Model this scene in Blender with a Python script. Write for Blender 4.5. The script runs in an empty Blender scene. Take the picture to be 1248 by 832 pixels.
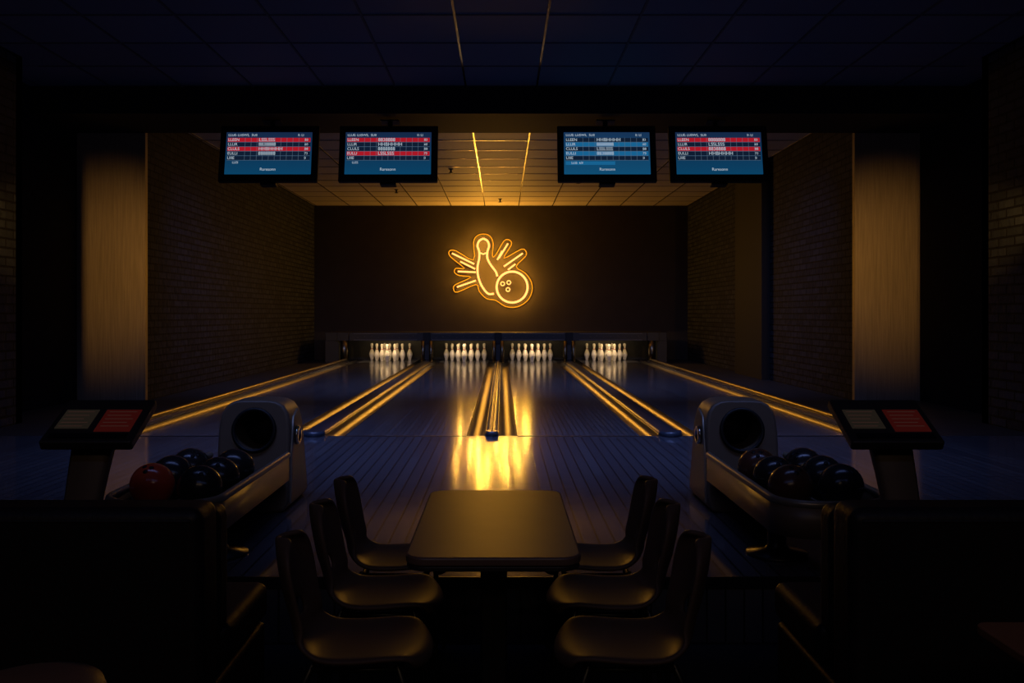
import bpy, bmesh, math, random
from mathutils import Vector
random.seed(4)
S = bpy.context.scene
COL = S.collection
S.view_settings.view_transform = 'Standard'

# ------------------------------------------------------------ materials
def base(name):
    m = bpy.data.materials.new(name); m.use_nodes = True
    nt = m.node_tree; b = nt.nodes["Principled BSDF"]
    return m, nt, b

def mat(name, c, rough=0.5, metal=0.0, noise=0.12, nscale=20, emis=None, es=0, spec=0.5, bump=0.0):
    m, nt, b = base(name)
    b.inputs["Roughness"].default_value = rough
    b.inputs["Metallic"].default_value = metal
    b.inputs["Specular IOR Level"].default_value = spec
    tc = nt.nodes.new("ShaderNodeTexCoord"); n = nt.nodes.new("ShaderNodeTexNoise")
    n.inputs["Scale"].default_value = nscale
    nt.links.new(tc.outputs["Object"], n.inputs["Vector"])
    r = nt.nodes.new("ShaderNodeValToRGB")
    r.color_ramp.elements[0].color = (c[0]*(1-noise), c[1]*(1-noise), c[2]*(1-noise), 1)
    r.color_ramp.elements[1].color = (min(1,c[0]*(1+noise)), min(1,c[1]*(1+noise)), min(1,c[2]*(1+noise)), 1)
    nt.links.new(n.outputs["Fac"], r.inputs["Fac"]); nt.links.new(r.outputs["Color"], b.inputs["Base Color"])
    if bump:
        bp = nt.nodes.new("ShaderNodeBump"); bp.inputs["Strength"].default_value = bump
        bp.inputs["Distance"].default_value = 0.01
        nt.links.new(n.outputs["Fac"], bp.inputs["Height"]); nt.links.new(bp.outputs["Normal"], b.inputs["Normal"])
    if emis:
        b.inputs["Emission Color"].default_value = (*emis, 1); b.inputs["Emission Strength"].default_value = es
    return m

def brickmat(name, axes, c1, c2, cm, bw, rh, mortar, rough=0.5, bump=0.5, spec=0.5, offset=0.5, dist=0.01, coat=0.0, shift=(0,0), roughvar=0.0):
    m, nt, b = base(name)
    tc = nt.nodes.new("ShaderNodeTexCoord"); sx = nt.nodes.new("ShaderNodeSeparateXYZ"); cx = nt.nodes.new("ShaderNodeCombineXYZ")
    nt.links.new(tc.outputs["Object"], sx.inputs[0])
    nt.links.new(sx.outputs[axes[0]], cx.inputs["X"]); nt.links.new(sx.outputs[axes[1]], cx.inputs["Y"])
    ad = nt.nodes.new("ShaderNodeVectorMath"); ad.operation = 'ADD'; ad.inputs[1].default_value = (shift[0], shift[1], 0)
    nt.links.new(cx.outputs[0], ad.inputs[0])
    br = nt.nodes.new("ShaderNodeTexBrick")
    br.offset = offset
    br.inputs["Color1"].default_value = (*c1, 1); br.inputs["Color2"].default_value = (*c2, 1); br.inputs["Mortar"].default_value = (*cm, 1)
    br.inputs["Scale"].default_value = 1; br.inputs["Mortar Size"].default_value = mortar
    br.inputs["Mortar Smooth"].default_value = 0.2
    br.inputs["Brick Width"].default_value = bw; br.inputs["Row Height"].default_value = rh
    nt.links.new(ad.outputs[0], br.inputs["Vector"])
    nt.links.new(br.outputs["Color"], b.inputs["Base Color"])
    b.inputs["Roughness"].default_value = rough; b.inputs["Specular IOR Level"].default_value = spec
    b.inputs["Coat Weight"].default_value = coat; b.inputs["Coat Roughness"].default_value = 0.08
    n = nt.nodes.new("ShaderNodeTexNoise"); n.inputs["Scale"].default_value = 9; n.inputs["Detail"].default_value = 5
    nt.links.new(tc.outputs["Object"], n.inputs["Vector"])
    if bump:
        iv = nt.nodes.new("ShaderNodeMath"); iv.operation = 'MULTIPLY_ADD'
        iv.inputs[1].default_value = -1.0
        nt.links.new(br.outputs["Fac"], iv.inputs[0])
        nm = nt.nodes.new("ShaderNodeMath"); nm.operation = 'MULTIPLY'; nm.inputs[1].default_value = 0.6
        nt.links.new(n.outputs["Fac"], nm.inputs[0]); nt.links.new(nm.outputs[0], iv.inputs[2])
        bp = nt.nodes.new("ShaderNodeBump"); bp.inputs["Strength"].default_value = bump; bp.inputs["Distance"].default_value = dist
        nt.links.new(iv.outputs[0], bp.inputs["Height"]); nt.links.new(bp.outputs["Normal"], b.inputs["Normal"])
    if roughvar:
        mr = nt.nodes.new("ShaderNodeMapRange"); mr.inputs["To Min"].default_value = rough; mr.inputs["To Max"].default_value = rough+roughvar
        nt.links.new(n.outputs["Fac"], mr.inputs["Value"]); nt.links.new(mr.outputs[0], b.inputs["Roughness"])
    return m

def brushed(name, c, rough):
    m, nt, b = base(name)
    tc = nt.nodes.new("ShaderNodeTexCoord"); mp = nt.nodes.new("ShaderNodeMapping")
    mp.inputs["Scale"].default_value = (45, 45, 1.6)
    n = nt.nodes.new("ShaderNodeTexNoise"); n.inputs["Scale"].default_value = 1.5; n.inputs["Detail"].default_value = 4
    nt.links.new(tc.outputs["Object"], mp.inputs[0]); nt.links.new(mp.outputs[0], n.inputs["Vector"])
    r = nt.nodes.new("ShaderNodeValToRGB")
    r.color_ramp.elements[0].position = .3; r.color_ramp.elements[1].position = .7
    r.color_ramp.elements[0].color = (c[0]*.72, c[1]*.72, c[2]*.72, 1); r.color_ramp.elements[1].color = (*c, 1)
    nt.links.new(n.outputs["Fac"], r.inputs["Fac"]); nt.links.new(r.outputs["Color"], b.inputs["Base Color"])
    b.inputs["Metallic"].default_value = .5; b.inputs["Roughness"].default_value = rough
    return m

def emit(name, c, s):
    m = bpy.data.materials.new(name); m.use_nodes = True; nt = m.node_tree; nt.nodes.clear()
    e = nt.nodes.new("ShaderNodeEmission"); o = nt.nodes.new("ShaderNodeOutputMaterial")
    e.inputs[0].default_value = (*c, 1); e.inputs[1].default_value = s
    nt.links.new(e.outputs[0], o.inputs[0]); return m

def screen_mat(name, top, bot, s):
    m = bpy.data.materials.new(name); m.use_nodes = True; nt = m.node_tree; nt.nodes.clear()
    e = nt.nodes.new("ShaderNodeEmission"); o = nt.nodes.new("ShaderNodeOutputMaterial")
    tc = nt.nodes.new("ShaderNodeTexCoord"); sx = nt.nodes.new("ShaderNodeSeparateXYZ")
    mr = nt.nodes.new("ShaderNodeMapRange"); mr.inputs["From Min"].default_value = -.27; mr.inputs["From Max"].default_value = .27
    r = nt.nodes.new("ShaderNodeValToRGB"); r.color_ramp.elements[0].color = (*bot, 1); r.color_ramp.elements[1].color = (*top, 1)
    nt.links.new(tc.outputs["Object"], sx.inputs[0]); nt.links.new(sx.outputs["Z"], mr.inputs["Value"])
    nt.links.new(mr.outputs[0], r.inputs[0]); nt.links.new(r.outputs[0], e.inputs[0]); e.inputs[1].default_value = s
    nt.links.new(e.outputs[0], o.inputs[0]); return m

M = {}
M['brick_side'] = brickmat("brick_side", ("Y","Z"), (.030,.035,.047), (.012,.015,.022), (.003,.003,.004), .30, .10, .012, rough=.75, bump=1.0, dist=.03, spec=.16)
M['paint_dark'] = mat("paint_dark", (.010,.010,.012), .8, spec=.15)
M['paint_back'] = mat("paint_back", (.042,.034,.028), .85, noise=.2, nscale=3, spec=.2)
M['beam'] = mat("beam_paint", (.009,.009,.011), .7, spec=.2)
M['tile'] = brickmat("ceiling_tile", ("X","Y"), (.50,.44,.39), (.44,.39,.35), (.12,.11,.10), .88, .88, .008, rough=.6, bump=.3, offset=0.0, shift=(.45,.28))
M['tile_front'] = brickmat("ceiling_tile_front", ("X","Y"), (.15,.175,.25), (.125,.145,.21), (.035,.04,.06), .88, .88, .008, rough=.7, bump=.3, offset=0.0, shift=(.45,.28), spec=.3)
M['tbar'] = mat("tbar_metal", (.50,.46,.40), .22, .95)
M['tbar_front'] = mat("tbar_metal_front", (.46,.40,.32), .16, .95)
M['tbar_dim'] = mat("tbar_dimmed", (.07,.075,.10), .65, spec=.25)  # same bars darkened in colour, so only the centre two look lit
M['approach'] = brickmat("approach_wood", ("Y","X"), (.085,.084,.098), (.062,.061,.074), (.014,.014,.017), 1.9, .085, .005, rough=.08, bump=.08, dist=.001, roughvar=.06, spec=.6)
M['lane'] = brickmat("lane_wood", ("Y","X"), (.115,.113,.128), (.078,.077,.090), (.020,.019,.022), 3.2, .055, .005, rough=.10, bump=.05, dist=.001, roughvar=.07, spec=.5)
M['floor'] = mat("floor_dark", (.022,.021,.023), .5, noise=.3, nscale=6, bump=.1)
M['gutter'] = mat("gutter_metal", (.24,.21,.18), .33, .95, nscale=4)
M['cap'] = mat("cap_black", (.05,.05,.06), .25, .3)
M['capblue'] = mat("cap_blue", (.030,.038,.055), .3, .2)
M['brass'] = mat("rail_brass", (.33,.27,.175), .32, 1)
M['pillar'] = brushed("pillar_brushed", (.32,.25,.19), .5)
M['black'] = mat("black_plastic", (.008,.008,.009), .45, spec=.3)
M['mask'] = mat("mask_panel", (.022,.020,.019), .4)
M['maskdeco'] = mat("mask_deco", (.22,.19,.15), .4)
M['pin'] = mat("pin_white", (.80,.74,.62), .25, noise=.03)
M['pinred'] = mat("pin_stripe", (.45,.05,.03), .3)
M['table'] = mat("table_laminate", (.17,.10,.075), .38, noise=.15, nscale=8, spec=.7)
M['edge'] = mat("table_edge", (.03,.026,.024), .4)
M['metal'] = mat("dark_metal", (.05,.05,.05), .35, .8)
M['chair'] = mat("chair_shell", (.12,.075,.055), .48, noise=.1, nscale=12, spec=.22)
M['hood'] = mat("hood_plastic", (.13,.092,.062), .42, noise=.06)
M['trim'] = mat("rack_trim", (.26,.22,.17), .3, .4)
M['tray'] = mat("rack_tray", (.03,.028,.026), .5)
M['chrome'] = mat("chrome", (.6,.58,.55), .15, 1)
M['leather'] = mat("sofa_leather", (.014,.012,.012), .5, nscale=60, bump=.15, spec=.35)
M['stool'] = mat("stool_leather", (.22,.12,.08), .5)
M['wood'] = mat("side_table_wood", (.30,.13,.06), .4, nscale=5)
M['ball_red'] = mat("ball_red", (.65,.07,.022), .16, noise=.35, nscale=9)
M['ball_black'] = mat("ball_black", (.022,.019,.018), .20, noise=.5, nscale=9)
M['ball_brown'] = mat("ball_brown", (.09,.035,.020), .20, noise=.5, nscale=9)
M['neon'] = emit("neon_core", (2.6, .95, .24), 1.0)
M['neon2'] = emit("neon_contour", (1.3, .46, .012), 1.0)
M['scr'] = screen_mat("screen_navy", (.007,.020,.060), (.003,.050,.12), 1.0)
M['scrblue'] = screen_mat("screen_blue", (.008,.032,.09), (.005,.07,.16), 1.0)
M['sred'] = emit("screen_red", (.52,.012,.025), .75)
M['sblue'] = emit("screen_band_blue", (.010,.13,.30), .9)
M['sline'] = emit("screen_line", (.16,.25,.36), .6)
M['stext'] = emit("screen_text", (.55,.68,.8), .75)
M['sdark'] = emit("screen_dark", (.005,.012,.030), 1.0)
M['kgrey'] = emit("kiosk_grey", (.04,.030,.022), .28)
M['kred'] = emit("kiosk_red", (.06,.006,.005), .42)
M['kline'] = emit("kiosk_line", (.10,.045,.035), .3)

# ------------------------------------------------------------ geometry helpers
def obj(name, me, m=None, smooth=False):
    o = bpy.data.objects.new(name, me); COL.objects.link(o)
    if m: me.materials.append(M[m])
    if smooth:
        for p in me.polygons: p.use_smooth = True
    return o

def mesh(name, v, f, m=None, smooth=False, fixn=True):
    me = bpy.data.meshes.new(name); me.from_pydata(v, [], f); me.update()
    if fixn:
        b = bmesh.new(); b.from_mesh(me); bmesh.ops.recalc_face_normals(b, faces=b.faces); b.to_mesh(me); b.free()
    return obj(name, me, m, smooth)

def bev(o, w, seg=3):
    md = o.modifiers.new("bevel", 'BEVEL'); md.width = w; md.segments = seg; md.limit_method = 'ANGLE'
    for p in o.data.polygons: p.use_smooth = True
    md.harden_normals = True
    return o

def box(name, x0, x1, y0, y1, z0, z1, m, b=0):
    v = [(x,y,z) for x in (x0,x1) for y in (y0,y1) for z in (z0,z1)]
    f = [(0,1,3,2),(4,6,7,5),(0,4,5,1),(2,3,7,6),(0,2,6,4),(1,5,7,3)]
    o = mesh(name, v, f, m)
    if b: bev(o, b)
    return o

def lathe(name, prof, loc, m, seg=24, smooth=True):
    v = []; f = []
    n = len(prof)
    for i in range(seg):
        a = 2*math.pi*i/seg
        for r, z in prof: v.append((loc[0]+r*math.cos(a), loc[1]+r*math.sin(a), loc[2]+z))
    for i in range(seg):
        j = (i+1) % seg
        for k in range(n-1): f.append((i*n+k, j*n+k, j*n+k+1, i*n+k+1))
    f.append(tuple(i*n for i in range(seg))); f.append(tuple(i*n+n-1 for i in range(seg)))
    return mesh(name, v, f, m, smooth)

def cyl(name, loc, r, h, m, seg=24):
    o = lathe(name, [(r,0),(r,h)], loc, m, seg, False)
    for p in o.data.polygons:
        if len(p.vertices) == 4: p.use_smooth = True
    return o

def prism(name, pts, z0, z1, m, b=0):
    n = len(pts); v = [(x,y,z0) for x,y in pts]+[(x,y,z1) for x,y in pts]
    f = [tuple(range(n-1,-1,-1)), tuple(range(n,2*n))]+[(i,(i+1)%n,n+(i+1)%n,n+i) for i in range(n)]
    o = mesh(name, v, f, m)
    if b: bev(o, b)
    return o

def rrect(x0, x1, y0, y1, r, k=8):
    p = []
    for cx, cy, a0 in ((x1-r,y0+r,-90),(x1-r,y1-r,0),(x0+r,y1-r,90),(x0+r,y0+r,180)):
        for i in range(k+1):
            a = math.radians(a0+90*i/k); p.append((cx+r*math.cos(a), cy+r*math.sin(a)))
    return p

def tube(name, pts, r, m, cyc=False, res=4):
    cu = bpy.data.curves.new(name, 'CURVE'); cu.dimensions = '3D'; cu.bevel_depth = r; cu.bevel_resolution = res; cu.use_fill_caps = True
    s = cu.splines.new('POLY'); s.points.add(len(pts)-1)
    for i, p in enumerate(pts): s.points[i].co = (*p, 1)
    s.use_cyclic_u = cyc
    o = bpy.data.objects.new(name, cu); COL.objects.link(o); cu.materials.append(M[m]); return o

def catmull(P, cyc=True, k=8):
    out = []; n = len(P)
    rng = range(n) if cyc else range(n-1)
    for i in rng:
        g = (lambda j: P[j % n]) if cyc else (lambda j: P[max(0, min(n-1, j))])
        p0,p1,p2,p3 = g(i-1),g(i),g(i+1),g(i+2)
        for t in range(k):
            t = t/k
            out.append(tuple(.5*((2*b)+(-a+c)*t+(2*a-5*b+4*c-d)*t*t+(-a+3*b-3*c+d)*t**3) for a,b,c,d in zip(p0,p1,p2,p3)))
    if not cyc: out.append(tuple(P[-1]))
    return out

def sphere(name, loc, r, m, seg=32):
    me = bpy.data.meshes.new(name); b = bmesh.new()
    bmesh.ops.create_uvsphere(b, u_segments=seg, v_segments=seg//2, radius=r)
    bmesh.ops.translate(b, verts=b.verts, vec=loc); b.to_mesh(me); b.free()
    return obj(name, me, m, True)

def grp(name, parts, loc=(0,0,0), rot=(0,0,0)):
    e = bpy.data.objects.new(name, None); e.empty_display_size = .2; COL.objects.link(e)
    e.location = loc; e.rotation_euler = rot
    for p in parts: p.parent = e
    return e

def txt(name, body, size, x, y, z, m, al='LEFT'):
    cu = bpy.data.curves.new(name, 'FONT'); cu.body = body; cu.size = size; cu.align_x = al; cu.align_y = 'CENTER'
    cu.materials.append(M[m])
    o = bpy.data.objects.new(name, cu); COL.objects.link(o)
    o.location = (x,y,z); o.rotation_euler = (math.pi/2,0,0); return o

# ------------------------------------------------------------ room shell (X right, Y depth, Z up; lane level = 0)
CZ = 4.02
STEP = 4.12; FOUL = 8.86; BACK = 23.6; SEAT = -0.30
box("floor", -5.3, 5.3, -4, STEP, SEAT-.1, SEAT, 'floor')
box("floor_approach", -5.85, 5.75, STEP, FOUL, SEAT, 0, 'approach')
box("trim_step_nosing", -5.28, 5.28, STEP-.012, STEP-.001, -.05, .001, 'metal')
box("floor_side_left", -5.85, -4.0, FOUL, BACK, SEAT, 0, 'floor')
box("floor_side_right", 3.8, 5.75, FOUL, BACK, SEAT, 0, 'floor')
box("floor_subbase", -4.0, 3.8, FOUL, BACK, SEAT, -.14, 'black')
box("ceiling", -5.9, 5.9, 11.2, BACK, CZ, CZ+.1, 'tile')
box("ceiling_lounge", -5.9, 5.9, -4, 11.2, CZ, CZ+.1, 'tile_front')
box("wall_back", -4.91, 4.85, BACK, BACK+.15, SEAT, CZ, 'paint_back')
box("wall_front", -5.28, 5.28, -4.15, -4, SEAT, CZ, 'paint_dark')
box("wall_left", -5.2, -4.91, 12.50, BACK, 0, CZ, 'brick_side')
box("wall_right", 4.85, 5.15, 12.50, BACK, 0, CZ, 'brick_side')
box("wall_left_near", -5.5, -5.28, -4, 9.93, SEAT, CZ, 'brick_side')
box("wall_right_near", 5.28, 5.5, -4, 9.93, SEAT, CZ, 'brick_side')
box("wall_left_recess", -6.0, -5.85, 9.93, 12.5, 0, CZ, 'paint_dark')
box("wall_right_recess", 5.75, 5.9, 9.93, 12.5, 0, CZ, 'paint_dark')
box("wall_left_return", -5.85, -5.28, 9.80, 9.93, 0, CZ, 'paint_dark')
box("wall_right_return", 5.28, 5.75, 9.80, 9.93, 0, CZ, 'paint_dark')
box("ceiling_beam", -5.85, 5.75, 11.2, 12.4, 3.68, CZ, 'beam')
box("pillar", -5.85, -4.91, 12.42, 12.50, 0, CZ, 'pillar')
box("pillar", 4.85, 5.75, 12.42, 12.50, 0, CZ, 'pillar')
box("wall_column", 4.70, 4.85, 16.35, 18.2, 0, CZ, 'beam')

# ceiling grid bars
def grid(ya, yb, xl, xr, pick, m, cross):
    v = []; f = []
    def addbox(x0,x1,y0,y1,z0,z1):
        k = len(v)
        v.extend([(x,y,z) for x in (x0,x1) for y in (y0,y1) for z in (z0,z1)])
        f.extend([tuple(k+i for i in q) for q in ((0,1,3,2),(4,6,7,5),(0,4,5,1),(2,3,7,6),(0,2,6,4),(1,5,7,3))])
    for k in range(-6,7):
        x = -.45+.88*k
        if xl < x < xr and pick(k): addbox(x-.011,x+.011,ya,yb,CZ-.012,CZ)
    y = 2.36
    while cross and y < BACK:
        if ya < y < yb: addbox(xl,xr,y-.009,y+.009,CZ-.009,CZ)
        y += .88
    mesh("ceiling_grid", v, f, m, fixn=True)
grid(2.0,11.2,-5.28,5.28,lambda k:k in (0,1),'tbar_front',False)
grid(2.0,11.2,-5.28,5.28,lambda k:k not in (0,1),'tbar_dim',True)
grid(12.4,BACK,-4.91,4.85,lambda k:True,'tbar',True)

# sprinklers / small downlights on ceiling
for x, y in ((-1.0,17.6),(-.05,22.2),(1.6,19.0),(-2.4,20.5),(-.85,7.3)):
    lathe("ceiling_sprinkler", [(.0,0),(.05,0),(.05,-.01),(.02,-.02),(.02,-.07),(.045,-.075),(.045,-.085),(0,-.085)], (x,y,CZ), 'metal', 16)

# ------------------------------------------------------------ lanes
DIV = [-1.85, -.10, 1.65]
EDGE = (-3.78, 3.58)
GW = .19
def gutter(name, cx, w, y0, y1):
    v=[]; f=[]; n=10
    for y in (y0,y1):
        for i in range(n+1):
            a = math.pi*i/n
            v.append((cx-w/2*math.cos(a), y, -.085*math.sin(a)))
    for i in range(n): f.append((i,i+1,n+2+i,n+1+i))
    o = mesh(name, v, f, 'gutter', True, False)
    return o
def capstrip(name, cx, w, h, y0, y1, m):
    v=[]; n=10
    for y in (y0,y1):
        v.append((cx-w/2,y,-.13))
        for i in range(n+1):
            a = math.pi*i/n
            v.append((cx-w/2*math.cos(a), y, h*math.sin(a)**.6 if 0<i<n else 0))
        v.append((cx+w/2,y,-.13))
    k=n+3
    f=[(i,i+1,k+i+1,k+i) for i in range(k-1)]+[(k-1,0,k,2*k-1)]+[tuple(range(k)),tuple(range(k,2*k))]
    return mesh(name, v, f, m, False)
KY = 22.2
bounds = [(EDGE[0]+GW, DIV[0]-.11-GW), (DIV[0]+.11+GW, DIV[1]-.06-GW), (DIV[1]+.06+GW, DIV[2]-.11-GW), (DIV[2]+.11+GW, EDGE[1]-GW)]
centers = [(a+b_)/2 for a,b_ in bounds]
laneparts = [[] for _ in range(4)]
for i, d in enumerate(DIV):
    cw = .12 if i == 1 else .22
    L_, R_ = laneparts[i], laneparts[i+1]
    L_.append(gutter("gutter_right", d-cw/2-GW/2, GW, FOUL+.002, BACK-.1))
    R_.append(gutter("gutter_left", d+cw/2+GW/2, GW, FOUL+.002, BACK-.1))
    L_.append(capstrip("divider_cap", d, cw, .05, FOUL+.002, KY, 'capblue' if i!=1 else 'cap'))
    L_.append(tube("edge_bead_left", [(d-cw/2, FOUL, .012),(d-cw/2, KY, .012)], .011, 'brass'))
    L_.append(tube("edge_bead_right", [(d+cw/2, FOUL, .012),(d+cw/2, KY, .012)], .011, 'brass'))
    if i == 1:
        L_.append(tube("centre_bead", [(d, FOUL, .05),(d, KY, .05)], .011, 'brass'))
        L_.append(cyl("end_nose", (d, FOUL, 0.001), .06, .05, 'cap'))
    else:
        L_.append(cyl("end_nose", (d, FOUL, 0.001), .11, .05, 'capblue'))
for sgn, e, lp in ((-1,EDGE[0],laneparts[0]),(1,EDGE[1],laneparts[3])):
    lp += [gutter("gutter_outer", e-sgn*GW/2, GW, FOUL+.002, BACK-.1),
             capstrip("side_cap", e+sgn*.1, .2, .06, FOUL+.002, KY, 'cap'),
             tube("side_rail", [(e+sgn*.06, FOUL, .075),(e+sgn*.06, KY, .075)], .032, 'brass')]
for (a, b_), lp in zip(bounds, laneparts):
    lp.append(box("deck", a, b_, FOUL, BACK-.08, -.13, 0, 'lane'))
    lp.append(box("foul_line", a, b_, FOUL-.05, FOUL-.005, .0005, .0025, 'black'))
    grp("bowling_lane", lp)

# pins
def pin_profile(h):
    P=[(0,0),(.026,0),(.030,.005),(.038,.04),(.0605,.115),(.058,.16),(.040,.21),(.0235,.25),(.0230,.27),(.0255,.30),(.0323,.335),(.030,.36),(.018,.377),(0,.381)]
    s=h/.381
    Q=catmull(P,False,3)
    return [(max(0,r)*s,z*s) for r,z in Q]
PH=.44
prof=pin_profile(PH)
for c in centers:
    parts=[]
    k=0
    for r in range(4):
        for j in range(r+1):
            k+=1
            x=c+(j-r/2)*.325; y=22.52+r*.25
            parts.append(lathe(f"pin_{k}", prof, (x,y,0.001), 'pin', 20))
            s=PH/.381
            parts.append(lathe(f"stripe_{k}", [(.0238*s,.247*s),(.0250*s,.250*s),(.0246*s,.260*s),(.0238*s,.262*s)], (x,y,0.001), 'pinred', 20))
    grp("bowling_pin_set", parts)

# masking unit / pinsetter front
parts=[box("header", -4.35, 4.05, KY, KY+.10, .53, .735, 'mask', .008),
       box("top_cover", -4.35, 4.05, KY+.10, BACK, .70, .735, 'mask'),
       box("side_panel_left", -4.35, -4.02, KY, BACK, 0, .53, 'mask'),
       box("side_panel_right", 3.82, 4.05, KY, BACK, 0, .53, 'mask'),
       box("curtain", -4.0, 3.8, BACK-.06, BACK-.02, 0.002, .68, 'black')]
for i,c in enumerate(centers):
    parts.append(box(f"header_trim_{i}", c-.78, c+.78, KY-.012, KY, .545, .56, 'maskdeco'))
    parts.append(box(f"header_trim_top_{i}", c-.78, c+.78, KY-.012, KY, .70, .712, 'maskdeco'))
    for k in range(9):
        parts.append(lathe(f"header_dot_{i}_{k}", [(0,0),(.018,0),(.018,.006),(0,.006)], (c-.68+.17*k, KY-.004, .63+.02*((k*7)%3-1)), 'maskdeco', 10))
for i,d in enumerate(DIV):
    parts.append(box(f"kickback_{i}", d-.08, d+.08, KY+.02, BACK-.06, .06, .53, 'mask'))
    parts.append(box(f"kickback_header_{i}", d-.09, d+.09, KY-.03, KY, .45, .74, 'black', .01))
    for s in (-1,1):
        parts.append(cyl(f"post_{i}_{s}", (d+s*.10, KY-.03, 0.0), .045, .53, 'brass'))
for i,(e,s) in enumerate(((-3.9,1),(3.7,-1))):
    parts.append(cyl(f"post_end_{i}", (e+s*.02, KY-.04, .07), .09, .47, 'brass'))
    parts.append(box(f"post_cap_{i}", e-.14, e+.14, KY-.12, KY, .53, .74, 'mask', .01))
grp("pinsetter_masking_unit", parts)
for c in centers:
    L=bpy.data.lights.new("pin_light",'AREA'); L.shape='RECTANGLE'; L.size=1.15; L.size_y=.06; L.energy=7.0; L.color=(1,.68,.33)
    o=bpy.data.objects.new("pin_light",L); COL.objects.link(o); o.location=(c,KY+.13,.60)
    o.rotation_euler=(math.radians(38),0,0)

# ------------------------------------------------------------ neon sign
NX, NZ, NY, K = -.32, 2.32, BACK-.07, 1/46.6
def n2(p, off=0): return (NX+(p[0]-597)*K, NY+off, NZ+(330-p[1])*K)
parts=[]; lampP=[]
pinr=catmull([(589,291),(594,294),(596,300),(594,307),(594,315),(598,323),(604,331),(606,337)],False)
parts.append(tube("pin_outline_right",[n2(p) for p in pinr],.027,'neon'))
pinl=catmull([(589,291),(584,294),(582,300),(584,307),(584,315),(582,326),(583,338),(588,350),(595,358),(602,358)],False)
parts.append(tube("pin_outline_left",[n2(p) for p in pinl],.027,'neon'))
parts.append(tube("pin_collar",[n2(p) for p in ((584,308),(589,310),(594,308))],.020,'neon'))
lampP += pinr[4::14]+pinl[4::12]
circ=lambda cx,cy,r,n=40:[n2((cx+r*math.cos(2*math.pi*i/n),cy+r*math.sin(2*math.pi*i/n))) for i in range(n)]
parts.append(tube("ball_outline",circ(624,350,18.8),.029,'neon',True))
lampP += [(624+19.5*math.cos(2*math.pi*i/9),350+19.5*math.sin(2*math.pi*i/9)) for i in range(9)]
for i,(x,y) in enumerate(((612.5,346),(620,344.5),(619,353))):
    parts.append(tube(f"finger_hole_{i}",circ(x,y,2.3,14),.014,'neon',True))
rays=[((551,309),(578,322)),((561,319),(579,328)),((558,331),(580,332)),((557,350),(580,342)),((619,297),(608,315)),((637,309),(614,325)),((612,306),(606,317)),((628,322),(619,329))]
for i,(a,b_) in enumerate(rays):
    parts.append(tube(f"ray_{i}",[n2(a),n2(b_)],.022,'neon'))
    if i in (0,3,4,5): lampP += [(a[0]*.8+b_[0]*.2,a[1]*.8+b_[1]*.2),(a[0]*.2+b_[0]*.8,a[1]*.2+b_[1]*.8)]
cont=[(548,306),(556,306),(577,317),(577,296),(581,288),(589,285.5),(597,288),(601,297),(600,312),(604,311),(614,294),(621,293),(623,299),(614,315),(635,304),(641,307),(640,313),(629,325),(640,333),(647.5,344),(648,356),(642,367),(630,374),(616,373.5),(604,366),(593,364),(584,355),(580,347),(558,356),(553,353),(555,347),(574,338),(560,336),(554,332),(556,327),(566,327),(549,313)]
parts.append(tube("contour",[n2(p,.02) for p in catmull(cont,True,3)],.011,'neon2',True))
for i,p in enumerate(((556,307),(590,287),(640,312),(646,352),(606,366),(556,353))):
    q=n2(p); parts.append(box(f"standoff_{i}",q[0]-.012,q[0]+.012,NY,BACK,q[2]-.012,q[2]+.012,'metal'))
grp("neon_bowling_sign",parts)
for p in lampP:
    L=bpy.data.lights.new("neon_glow",'POINT'); L.energy=225/len(lampP); L.color=(1,.45,.045); L.shadow_soft_size=0
    o=bpy.data.objects.new("neon_glow",L); COL.objects.link(o); q=n2(p); o.location=(q[0],BACK-.25,q[2])

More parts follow.
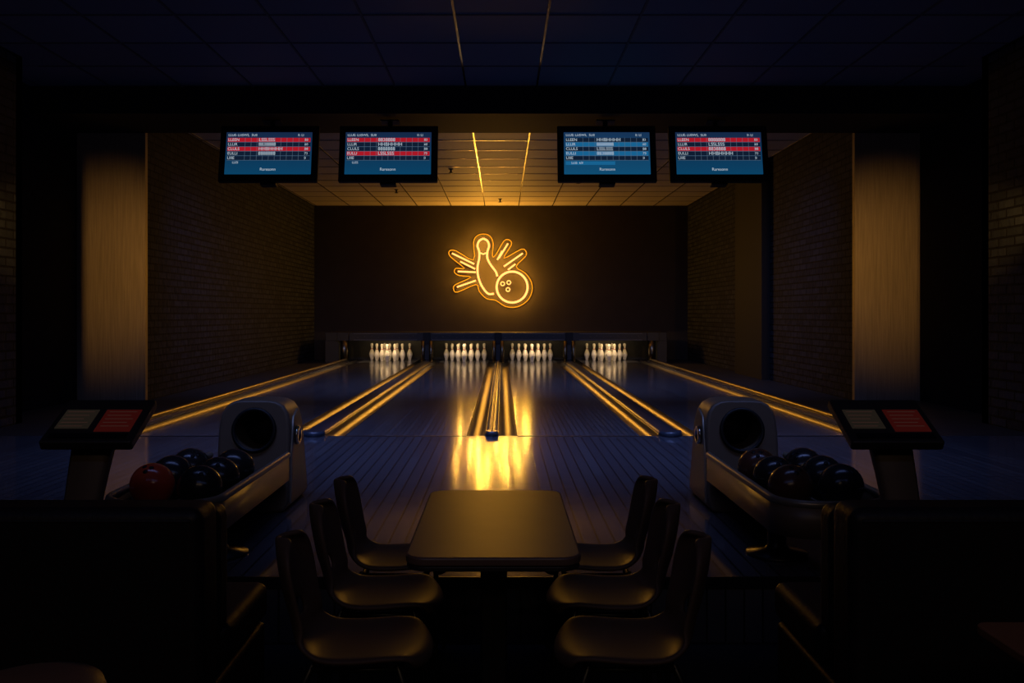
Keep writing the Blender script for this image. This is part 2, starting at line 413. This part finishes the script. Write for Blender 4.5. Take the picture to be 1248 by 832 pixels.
# ------------------------------------------------------------ score monitors
def monitor(X, kind):
    P=[box("bezel",-.62,.62,-.02,.05,-.37,.37,'black',.012),
       box("bezel_lip",-.60,.60,-.028,-.02,-.35,.35,'black',.004),
       box("back_case",-.4,.4,.05,.12,-.25,.25,'black',.02)]
    w,h=.54,.278
    P.append(mesh("screen",[(-w,-.030,-h),(w,-.030,-h),(w,-.030,h),(-w,-.030,h)],[(0,1,2,3)],'scrblue' if kind=='C' else 'scr',fixn=False))
    def rect(n,x0,x1,z0,z1,m,y=-.032):
        P.append(mesh(n,[(x0,y,z0),(x1,y,z0),(x1,y,z1),(x0,y,z1)],[(0,1,2,3)],m,fixn=False))
    rows=[.175,.115,.055,-.005,-.065]
    reds={'A':[0,2],'B':[0,3],'C':[],'D':[0,2]}[kind]
    for i,z in enumerate(rows):
        if i in reds: rect(f"band_{i}",-.52,.52,z-.026,z+.028,'sred')
        elif kind=='C' and i in (1,3): rect(f"band_{i}",-.52,.52,z-.026,z+.028,'sblue')
        else: rect(f"band_{i}",-.52,.52,z-.026,z+.026,'sdark')
        rect(f"rule_{i}",-.52,.52,z-.031,z-.028,'sline',-.034)
        P.append(txt(f"name_{i}",["LLEEN","LLLIR","CLULS","EULLI","LIIIE"][i],.052,-.515,-.036,z,'stext'))
        if i<4: P.append(txt(f"score_{i}",["8888888","LSSLSSS","8838888","HHBHHHH"][(i+ord(kind))%4],.062,-.13,-.036,z,'stext'))
        P.append(txt(f"total_{i}",["83","60","B8","73","0"][i],.042,.45,-.036,z,'stext'))
    for k in range(11):
        x=-.30+.075*k
        rect(f"col_{k}",x-.0015,x+.0015,-.095,.205,'sline',-.034)
    P.append(txt("header","LLUE: LI:ISWS,  SUII",.044,-.515,-.036,.237,'stext'))
    P.append(txt("header_time","II: LI",.044,.36,-.036,.237,'stext'))
    if kind in 'AB': P.append(txt("footer_left","LLES",.040,-.45,-.036,-.125,'stext'))
    if kind=='C':
        rect("band_5",-.52,.1,-.155,-.108,'sblue'); P.append(txt("footer_left","LLSS  63I",.040,-.45,-.036,-.131,'stext'))
    P.append(txt("footer","Raresonn",.052,0,-.036,-.215,'stext','CENTER'))
    # mount
    P.append(cyl("mount_pole",(0,.09,.15),.03,.33,'metal'))
    P.append(box("mount_plate",-.12,.12,.02,.16,.455,.47,'metal'))
    for s in (-1,1): P.append(box(f"bracket_{s}",s*.2-.02,s*.2+.02,.04,.14,-.2,.2,'metal'))
    P.append(box("camera_pod",-.1,.1,0,.12,-.40,-.371,'black',.008))
    grp("score_monitor",P,(X,11.35,3.205),(math.radians(-11),0,0))
for X,k in ((-2.93,'A'),(-1.43,'B'),(1.315,'C'),(2.72,'D')): monitor(X,k)

# ------------------------------------------------------------ ball returns
def superell(th, a, b, n):
    c,s=abs(math.cos(th)),abs(math.sin(th)); return ((c/a)**n+(s/b)**n)**(-1/n)
def ball_return(rail_x, sg, balls):
    # local x: 0 at inner rail, going outward (multiply by sg)
    W=.44; N=48
    def X(u): return rail_x+sg*u
    P=[]
    v=[];f=[]
    cz=.335; hz=.49; hr=.125; cx=W/2
    outer=[];hole=[]
    for i in range(N):
        th=2*math.pi*i/N
        n=4.5 if math.sin(th)>0 else 14
        r=superell(th,W/2,.335,n)
        outer.append((cx+r*math.cos(th), cz+r*math.sin(th)))
        hole.append((cx+hr*math.cos(th), hz+hr*math.sin(th)))
    yf=lambda z:5.42+.10*max(0,z)/.67
    yb=lambda z:6.02-.22*max(0,z)/.67
    for x,z in outer: v.append((X(x),yf(z),max(z,0.0)))
    for x,z in hole: v.append((X(x),yf(z),z))
    for x,z in outer: v.append((X(x),yb(z),max(z,0.0)))
    for x,z in hole: v.append((X(x),yf(z)+.28,z))
    for i in range(N):
        j=(i+1)%N
        f+= [(i,j,N+j,N+i),(i,2*N+i,2*N+j,j),(N+i,N+j,3*N+j,3*N+i)]
    f.append(tuple(range(2*N,3*N))); f.append(tuple(range(3*N,4*N)))
    o=mesh("hood",v,f,'hood'); bev(o,.022,3); P.append(o)
    P.append(tube("hood_opening_ring",[(X(cx+hr*math.cos(2*math.pi*i/32)),yf(hz+hr*math.sin(2*math.pi*i/32))-.004,hz+hr*math.sin(2*math.pi*i/32)) for i in range(32)],.012,'black',True))
    # dark liner disc
    P.append(lathe("hood_liner",[(0,0),(hr-.004,0),(hr-.004,.004),(0,.004)],(0,0,0),'black',32))
    P[-1].location=(X(cx),yf(hz)+.24,hz); P[-1].rotation_euler=(math.radians(90),0,0)
    # side emblem ring disc
    d=lathe("side_roundel",[(0,.012),(.035,.012),(.04,.02),(.055,.02),(.06,.0),(0,0)],(0,0,0),'chrome',28)
    d.location=(X(-.001),5.66,.44); d.rotation_euler=(0,math.radians(-90*sg),0); P.append(d)
    P.append(tube("side_trim",[(X(-.003),5.48,.05),(X(-.003),5.50,.34),(X(-.003),5.56,.56),(X(-.003),5.66,.60)],.008,'trim'))
    # tray
    y0=4.0; o0=-.0; o1=.53
    path=[(o0,5.42)]
    r=.17
    for cx_,cy_,a0,a1 in ((o0+r,y0+r,180,270),(o1-.23,y0+.23,270,360)):
        rr=r if cx_==o0+r else .23
        for i in range(11):
            a=math.radians(a0+(a1-a0)*i/10); path.append((cx_+rr*math.cos(a),cy_+rr*math.sin(a)))
    path.append((o1,5.10)); path.append((.46,5.42))
    pl=[(X(a),b_) for a,b_ in path]
    P.append(prism("tray",pl,.22,.265,'tray',.006))
    n=len(pl)
    w=mesh("tray_wall",[(x,y,.20) for x,y in pl]+[(x,y,.345) for x,y in pl],[(i,i+1,n+i+1,n+i) for i in range(n-1)],'hood',True)
    md=w.modifiers.new("s",'SOLIDIFY'); md.thickness=.022; md.offset=0; P.append(w)
    P.append(tube("rim",[(x,y,.352) for x,y in pl],.019,'trim'))
    P.append(tube("ball_guide",[(X(.26),4.25,.30),(X(.26),5.40,.30)],.010,'trim'))
    # pedestal
    P.append(lathe("pedestal",[(0,0),(.15,0),(.15,.012),(.06,.03),(.045,.05),(.045,.20),(.09,.222),(0,.222)],(X(.13),4.50,.001),'metal',28))
    P.append(box("keel",min(X(.09),X(.33)),max(X(.09),X(.33)),4.42,5.44,.14,.215,'tray',.02))
    g=grp("ball_return",P)
    for (u,y,m) in balls:
        zc=.267+.106
        B=[sphere("ball",(X(u),y,zc),.105,m)]
        a0=random.uniform(0,6.28); rnd=Vector((math.cos(a0)*.5,-.55,.75)).normalized()
        t=rnd.orthogonal().normalized(); bb=rnd.cross(t)
        for k,(da,db) in enumerate(((.016,.0),(-.016,.0),(0,.034))):
            q=(rnd+t*(da/.1)+bb*(db/.1)).normalized()*.1048+Vector((X(u),y,zc))
            hsp=lathe(f"finger_hole_{k}",[(0,0),(.011,0),(.011,.0012),(0,.0012)],(0,0,0),'black',14)
            hsp.location=q; hsp.rotation_euler=(q-Vector((X(u),y,zc))).to_track_quat('Z','Y').to_euler(); B.append(hsp)
        grp("bowling_ball",B)
ball_return(-1.29,-1,[(.40,4.36,'ball_red'),(.15,4.30,'ball_black'),(.39,4.60,'ball_black'),(.14,4.55,'ball_black'),(.38,4.84,'ball_black'),(.14,4.82,'ball_black')])
ball_return(1.24,1,[(.39,4.34,'ball_black'),(.14,4.32,'ball_brown'),(.39,4.60,'ball_black'),(.14,4.58,'ball_black'),(.38,4.86,'ball_black'),(.13,4.84,'ball_brown')])

# ------------------------------------------------------------ scoring consoles
def console(cx, sg):
    P=[]
    N=12; secs=[]
    for i in range(N+1):
        t=i/N; z=SEAT+.02+(.735-SEAT-.02)*t
        w=.062-.012*math.sin(math.pi*t)+.02*t; dp=.035
        xo=sg*(.085-.075*t*t); yo=3.58-.06*math.sin(math.pi*t)
        secs.append([(cx+xo+a*w, yo+b_*dp, z) for a,b_ in ((-1,-.6),(-.8,-1),(.8,-1),(1,-.6),(1,.6),(.8,1),(-.8,1),(-1,.6))])
    v=[p for s in secs for p in s]; f=[]
    for i in range(N):
        for k in range(8): f.append((i*8+k,i*8+(k+1)%8,(i+1)*8+(k+1)%8,(i+1)*8+k))
    f.append(tuple(range(8))); f.append(tuple(range(N*8,N*8+8)))
    P.append(mesh("stand",v,f,'hood',True))
    P.append(prism("base",rrect(cx+sg*.085-.16,cx+sg*.085+.16,3.44,3.74,.05),SEAT+.001,SEAT+.025,'metal',.005))
    t=math.atan2(.137,.25)
    hd=[box("head_case",-.178,.178,-.145,.145,-.03,.012,'edge',.01),
        box("screen_left",-.150,-.02,-.06,.065,.0125,.015,'kgrey'),
        box("screen_right",.010,.150,-.08,.065,.0125,.015,'kred'),
        box("keypad",-.15,.15,-.125,-.095,.0125,.016,'black')]
    for k in range(5):
        hd.append(box(f"line_{k}",-.14,-.035-.012*(k%3),.048-.024*k,.051-.024*k,.0152,.0158,'kline'))
        hd.append(box(f"rline_{k}",.025,.135-.015*(k%2),.048-.024*k,.051-.024*k,.0152,.0158,'kline'))
    for h in hd:
        h.location=(cx,3.575,.77); h.rotation_euler=(t,0,0); P.append(h)
    grp("scoring_console",P)
console(-1.595,-1); console(1.515,1)

# ------------------------------------------------------------ table
TX=-.028
P=[prism("top",rrect(TX-.275,TX+.275,2.77,3.84,.07),.422,.45,'table',.008),
   prism("edge_band",rrect(TX-.272,TX+.272,2.773,3.837,.07),.406,.4215,'edge',.004),
   box("column",TX-.045,TX+.045,3.02,3.11,SEAT+.02,.38,'metal',.01),
   box("column_far",TX-.045,TX+.045,3.50,3.59,SEAT+.02,.38,'metal',.01),
   box("top_bracket",TX-.15,TX+.15,2.95,3.66,.38,.406,'metal',.004),
   prism("foot",rrect(TX-.22,TX+.22,2.90,3.71,.06),SEAT+.001,SEAT+.02,'metal',.004)]
grp("dining_table",P)

# ------------------------------------------------------------ chairs
def chair(cx, cy, sg):
    U=[(.222,.415,.13),(.220,.435,.165),(.195,.450,.188),(.12,.452,.198),(.02,.442,.200),(-.08,.440,.197),(-.15,.452,.185),(-.19,.485,.165),(-.210,.53,.150),(-.224,.58,.148),(-.236,.64,.158),(-.248,.70,.165),(-.257,.75,.150),(-.262,.78,.11),(-.264,.792,.05)]
    nv=9; v=[];f=[]
    for i,(x,z,w) in enumerate(U):
        for j in range(nv):
            s=-1+2*j/(nv-1)
            dz=.018*s*s if 1<i<8 else 0
            dx=(.06*s*s) if i>7 else (.025*s*s if i>5 else 0)
            xx=x+dx-(.05*abs(s)**3 if i<4 else 0)*(4-i)/4
            v.append((xx, s*w, z+dz))
    for i in range(len(U)-1):
        for j in range(nv-1):
            if i in (8,) and 2<=j<=5: continue
            f.append((i*nv+j,i*nv+j+1,(i+1)*nv+j+1,(i+1)*nv+j))
    sh=mesh("shell",v,f,'chair',True)
    md=sh.modifiers.new("s",'SOLIDIFY'); md.thickness=.022; md.offset=0
    md=sh.modifiers.new("ss",'SUBSURF'); md.levels=2; md.render_levels=2
    P=[sh]
    for a,b_ in ((1,1),(1,-1),(-1,1),(-1,-1)):
        P.append(tube(f"leg_{a}_{b_}",[(a*.13,b_*.12,.425),(a*.15,b_*.15,.38),(a*.19,b_*.18,.008)],.011,'metal'))
    P.append(tube("frame",[(.14,.13,.415),(.14,-.13,.415),(-.13,-.13,.415),(-.13,.13,.415)],.010,'metal',True))
    grp("dining_chair",P,(cx,cy,SEAT),(0,0,0 if sg>0 else math.pi))
for y in (2.88,3.38,3.87):
    chair(-.45,y,1); chair(.395,y,-1)

# ------------------------------------------------------------ sofas
def sofa(xi, xo):
    a,b_=min(xi,xo),max(xi,xo)
    P=[box("backrest",a,b_,2.60,2.78,SEAT+.08,.635,'leather',.04),
       box("plinth",a+.04,b_-.04,2.66,3.32,SEAT+.001,SEAT+.1,'black'),
       box("seat_base",a+.01,b_-.01,2.77,3.36,SEAT+.1,.06,'leather',.02)]
    n=3; w=(b_-a)/n
    for i in range(n):
        P.append(box(f"seat_cushion_{i}",a+i*w+.006,a+(i+1)*w-.006,2.90,3.40,.061,.20,'leather',.04))
        P.append(box(f"back_cushion_{i}",a+i*w+.006,a+(i+1)*w-.006,2.775,2.91,.19,.60,'leather',.04))
    P.append(tube("piping",[(a+.03,2.605,.60),(b_-.03,2.605,.60)],.006,'leather'))
    grp("sofa",P)
sofa(-.87,-2.6); sofa(1.01,2.7)

# bar stool and side table at the near corners
P=[lathe("seat",[(0,0),(.13,0),(.15,.02),(.155,.05),(.145,.075),(.10,.09),(0,.094)],(-.97,1.84,.36),'stool',40),
   cyl("column",(-.97,1.84,SEAT+.03),.025,.63,'metal'),
   lathe("foot",[(0,0),(.18,0),(.17,.015),(.04,.03),(0,.03)],(-.97,1.84,SEAT+.001),'metal',32),
   tube("foot_ring",[(-.97+.12*math.cos(2*math.pi*i/24),1.84+.12*math.sin(2*math.pi*i/24),-.05) for i in range(24)],.009,'metal',True),
   box("ring_spoke",-1.09,-.85,1.832,1.848,-.056,-.044,'metal')]
grp("bar_stool",P)
P=[prism("top",rrect(1.146,1.75,1.55,2.20,.03),.425,.45,'wood',.006),
   box("column",1.41,1.49,1.84,1.92,SEAT+.02,.425,'metal',.01),
   prism("foot",rrect(1.25,1.65,1.68,2.08,.05),SEAT+.001,SEAT+.02,'metal',.004)]
grp("side_table",P)

# ------------------------------------------------------------ lights
def area(name,loc,target,sx,sy,e,c,spread=180):
    L=bpy.data.lights.new(name,'AREA'); L.shape='RECTANGLE'; L.size=sx; L.size_y=sy; L.energy=e; L.color=c; L.spread=math.radians(spread)
    o=bpy.data.objects.new(name,L); COL.objects.link(o); o.location=loc
    o.rotation_euler=(Vector(target)-Vector(loc)).to_track_quat('-Z','Y').to_euler(); return o
area("lane_fill",(0,12.62,3.93),(0,16.0,0),8,.2,80,(.24,.37,1),95)      # added blue fill for the lanes, kept unseen behind the bulkhead
area("foul_fill",(0,6.6,3.98),(0,9.0,0),6.5,.4,85,(.24,.36,1),85)  # added blue fill for the lane fronts, out of frame
area("approach_fill",(0,4.4,3.9),(0,7.0,0),7,.4,22,(.24,.36,1),85)  # added weak blue fill for the approach floor, out of frame
area("ceiling_blue_fill",(0,1.0,2.9),(0,8,4.2),5,.4,6,(.26,.38,1))  # added fill that tints the front ceiling blue, no fixture behind it
area("lounge_fill",(0,-2.5,3.6),(0,4,.5),5,.5,9,(1,.70,.48))  # added dim warm fill behind the camera for the foreground
for x,tx in ((-4.9,-5.38),(4.9,5.30)):
    L=bpy.data.lights.new("pillar_fill_spot",'SPOT'); L.energy=215; L.color=(1,.52,.12); L.spot_size=math.radians(42); L.spot_blend=1; L.shadow_soft_size=.05  # added warm spot that makes the gold wash on each pillar
    o=bpy.data.objects.new("pillar_fill_spot",L); COL.objects.link(o); loc=Vector((x,7.9,2.3)); o.location=loc
    o.rotation_euler=(Vector((tx,12.42,1.80))-loc).to_track_quat('-Z','Y').to_euler()
    s=1 if x>0 else -1
    P=[tube("barrel",[(x,7.70,2.33),(x,7.84,2.31)],.06,'black'),
       box("arm",min(x,s*5.28),max(x,s*5.28),7.74,7.78,2.30,2.34,'black')]
    grp("added_spot_housing",P)  # invented housing and arm around the added pillar spot

W=bpy.data.worlds.new("World"); S.world=W; W.use_nodes=True
W.node_tree.nodes["Background"].inputs[0].default_value=(.02,.03,.06,1); W.node_tree.nodes["Background"].inputs[1].default_value=.1

# ------------------------------------------------------------ camera
cam=bpy.data.cameras.new("camera"); co=bpy.data.objects.new("camera",cam); COL.objects.link(co)
co.location=(0,0,1.2); co.rotation_euler=(math.radians(90),0,0)
cam.sensor_width=36; cam.lens=36*1100/1248; cam.shift_x=12/1248; cam.shift_y=-34/1248
cam.clip_start=.05; cam.clip_end=100
S.camera=co
